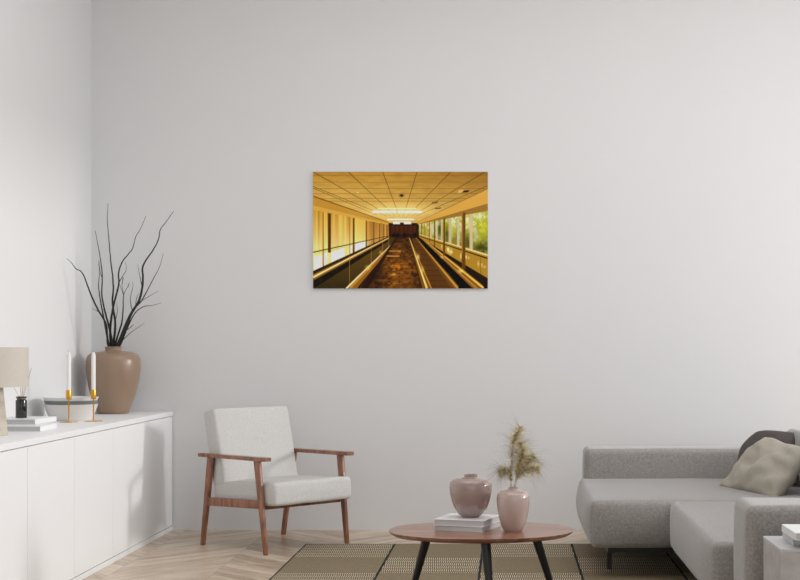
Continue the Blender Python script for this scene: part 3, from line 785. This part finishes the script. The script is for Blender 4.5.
# ------------------------------------------------------------------ sofa
def soft(k=.02, nzk=.003):
    def fn(co, d):
        x, y, z = co.x / (d.x / 2), co.y / (d.y / 2), co.z / (d.z / 2)
        n1 = noise.noise(co * 3.1) * nzk
        return Vector((co.x + k * x * (1 - z * z) * (1 - abs(y) ** 6) * abs(x), co.y + k * y * (1 - z * z) * (1 - abs(x) ** 6) * abs(y), co.z + .4 * k * z * (1 - x * x) * (1 - y * y) + n1))
    return fn
def yz(z): return z - D
def sofa():
    r = empty('corner_sofa', (1.2, -2.4, RUG), 'low grey fabric corner sofa on dark metal legs at the right', 'sofa')
    S = M['sofa']
    obj('seat', MB().box((.445, yz(7.46), .172), (1.84, yz(8.74), .427), .032, 5, None, soft(.034)), S, r, angle=85)
    obj('seat', MB().box((.862, yz(5.88), .172), (1.84, yz(7.44), .427), .032, 5, None, soft(.026)), S, r, angle=85)
    obj('backrest', MB().box((.478, yz(8.68), .175), (2.14, yz(8.95), .612), .035, 5, None, soft(.006)), S, r, angle=85)
    obj('backrest', MB().box((1.86, yz(5.86), .175), (2.14, yz(8.66), .612), .035, 5, None, soft(.006)), S, r, angle=85)
    obj('armrest', MB().box((.938, yz(5.49), .110), (2.14, yz(5.83), .622), .035, 5, None, soft(.006)), S, r, angle=85)
    obj('back_cushion', MB().box((1.70, yz(5.92), .428), (1.855, yz(8.62), .745), .045, 5, None, soft(.02)), S, r, angle=85)
    Mt = M['sofa_metal']
    fr = MB()
    fr.box((.54, yz(7.56), .135), (1.80, yz(7.60), .163), .002, 1); fr.box((.54, yz(8.60), .125), (2.05, yz(8.64), .165), .002, 1)
    fr.box((.54, yz(7.60), .125), (.58, yz(8.60), .165), .002, 1)
    fr.box((.955, yz(5.60), .125), (.995, yz(7.56), .165), .002, 1); fr.box((2.0, yz(5.60), .125), (2.04, yz(8.60), .165), .002, 1)
    fr.box((.995, yz(5.90), .125), (2.0, yz(5.94), .165), .002, 1)
    obj('frame', fr, Mt, r, smooth=False)
    for (x, z) in ((.552, 7.80), (.66, 8.50), (.955, 6.1), (2.0, 5.9), (2.0, 8.5), (.965, 7.57)):
        if (x, z) == (.965, 7.57): continue
        obj('leg', MB().box((x, yz(z) - .014, RUG + .0005 if x < 2 else 0.0005), (x + .026, yz(z) + .014, .13), .001, 1), Mt, r, smooth=False)
sofa()

# ------------------------------------------------------------------ cushions
def pillow(name, BL, TL, TR, BR, T, m, label, wr=0.006, seed=0.0, pinch=.06, shape=None):
    n = 36; BL, TL, TR, BR = map(Vector, (BL, TL, TR, BR))
    nrm = ((TL - BL) + (TR - BR)).cross((BR - BL) + (TR - TL)).normalized()
    c = (BL + TL + TR + BR) / 4
    vs, fs = [], []
    def pt(a, b, s):
        x, y = 2 * a - 1, 2 * b - 1
        x2 = x * (1 - pinch * (1 - y * y) * abs(x)); y2 = y * (1 - pinch * (1 - x * x) * abs(y))
        if shape: x2, y2 = shape(x2, y2)
        aa, bb = (x2 + 1) / 2, (y2 + 1) / 2
        p = BL.lerp(BR, aa).lerp(TL.lerp(TR, aa), bb)
        h = (max(0, 1 - x * x) * max(0, 1 - y * y)) ** .42
        q = p * 6 + Vector((seed, 0, s))
        w = (noise.noise(q * 1.2) + .6 * noise.noise(q * 2.6)) * wr * 2.2 * min(1, h * 2)
        return p + nrm * s * (T / 2 * h + w) + nrm * 0.0
    for s in (1, -1):
        o = len(vs)
        for j in range(n + 1):
            for i in range(n + 1): vs.append(pt(i / n, j / n, s))
        for j in range(n):
            for i in range(n):
                a = o + j * (n + 1) + i; f = (a, a + 1, a + n + 2, a + n + 1); fs.append(f if s > 0 else f[::-1])
    b = bmesh.new()
    V = [b.verts.new(p) for p in vs]
    for f in fs: b.faces.new([V[i] for i in f])
    bmesh.ops.remove_doubles(b, verts=b.verts, dist=1e-5)
    mb = MB().bm(b)
    zmin = min(v_.z for v_ in mb.v)
    o = obj(name, mb, m, loc=(c.x, c.y, zmin), angle=85)
    return tag(o, label, 'cushion', 'loose cushions on the sofa')
pillow('throw_cushion', P(718, 488, 8.14), P(766, 437, 8.10), P(814, 450, 7.72), P(775, 501, 7.60), .17, M['beige_cushion'],
       'beige linen cushion leaning in the sofa corner, in front of the dark one', .014, 3.0, .05)
def round_tl(x, y):
    d = max(0, -x) * max(0, y); return x + .30 * d * d, y - .22 * d * d
pillow('throw_cushion', (1.36, yz(8.42), .440), (1.45, yz(8.52), .735), (1.690, yz(8.28), .738), (1.68, yz(8.10), .445), .13, M['dark_cushion'],
       'dark taupe cushion behind the beige cushion on the sofa', .004, 9.0, -.05, round_tl)

# ------------------------------------------------------------------ side table with books
SX, SZ0, SZ1, SH = .986, 5.055, 5.405, .517
r = empty('side_table', (SX + .2, yz((SZ0 + SZ1) / 2), 0), 'grey marble cube side table in front of the sofa arm', 'side table')
sb = MB()
sb.box((SX, yz(SZ0), .0), (SX + .40, yz(SZ1), SH - .012), .0015, 1)
obj('body', sb, M['marble'], r, smooth=False)
obj('rim', MB().box((SX - .001, yz(SZ0) - .001, SH - .012), (SX + .401, yz(SZ1) + .001, SH), .0015, 1), M['cover_grey'], r, smooth=False)
g = 'books on the marble side table'
book((1.045, yz(5.13), SH), (1, 0, 0), (0, 1, 0), .27, .20, .035, M['cover_grey'], 'lower grey book on the marble side table', g)
book((1.030, yz(5.02), SH + .0355), (1, 0, 0), (0, 1, 0), .30, .25, .027, M['cover'], 'upper white book overhanging the one on the marble side table', g)

# ------------------------------------------------------------------ camera
cam = bpy.data.cameras.new('camera'); co = bpy.data.objects.new('camera', cam); C.objects.link(co)
co.location = (0, -D, HCAM); co.rotation_euler = (math.pi / 2, 0, 0)
cam.sensor_width = 36; cam.lens = F / 800 * 36
cam.shift_x = (400 - VX) / 800; cam.shift_y = (VY - 290) / 800
cam.clip_end = 200
bpy.context.scene.camera = co

# ------------------------------------------------------------------ light
def area(name, loc, target, sx, sy, power, col=(1, 1, 1)):
    l = bpy.data.lights.new(name, 'AREA'); l.shape = 'RECTANGLE'; l.size = sx; l.size_y = sy; l.energy = power; l.color = col
    o = bpy.data.objects.new(name, l); C.objects.link(o); o.location = loc
    o.rotation_euler = (Vector(target) - Vector(loc)).to_track_quat('-Z', 'Z').to_euler(); return o
def sun(name, direction, strength, angle, col=(1, 1, 1)):
    l = bpy.data.lights.new(name, 'SUN'); l.energy = strength; l.angle = math.radians(angle); l.color = col
    o = bpy.data.objects.new(name, l); C.objects.link(o)
    o.rotation_euler = Vector(direction).to_track_quat('-Z', 'Z').to_euler(); o.location = (6, -2, 4); return o
sun('window_sun', (-1, .04, -.21), 0.74, 7, (1, .985, .97))
area('window_daylight', (XR - .02, -2.4, 2.1), (-2, -1.8, 1.2), 3.6, 2.8, 52, (.97, .985, 1))
area('overhead_fill', (0.2, -3.4, ZC - .02), (0.2, -3.4, 0), 4.2, 4.0, 66, (.97, .985, 1))  # added broad overhead fill for top surfaces and wall, no known fixture
w = bpy.data.worlds.new('world'); bpy.context.scene.world = w; w.use_nodes = True
bg = w.node_tree.nodes['Background']; bg.inputs[0].default_value = (.95, .975, 1, 1); bg.inputs[1].default_value = 0.98

sc = bpy.context.scene
sc.view_settings.view_transform = 'Standard'; sc.view_settings.look = 'None'
sc.view_settings.gamma = 1; sc.view_settings.use_curve_mapping = False
sc.view_settings.exposure = 0.20
sc.cycles.use_denoising = True
sc.cycles.max_bounces = 8; sc.cycles.diffuse_bounces = 3
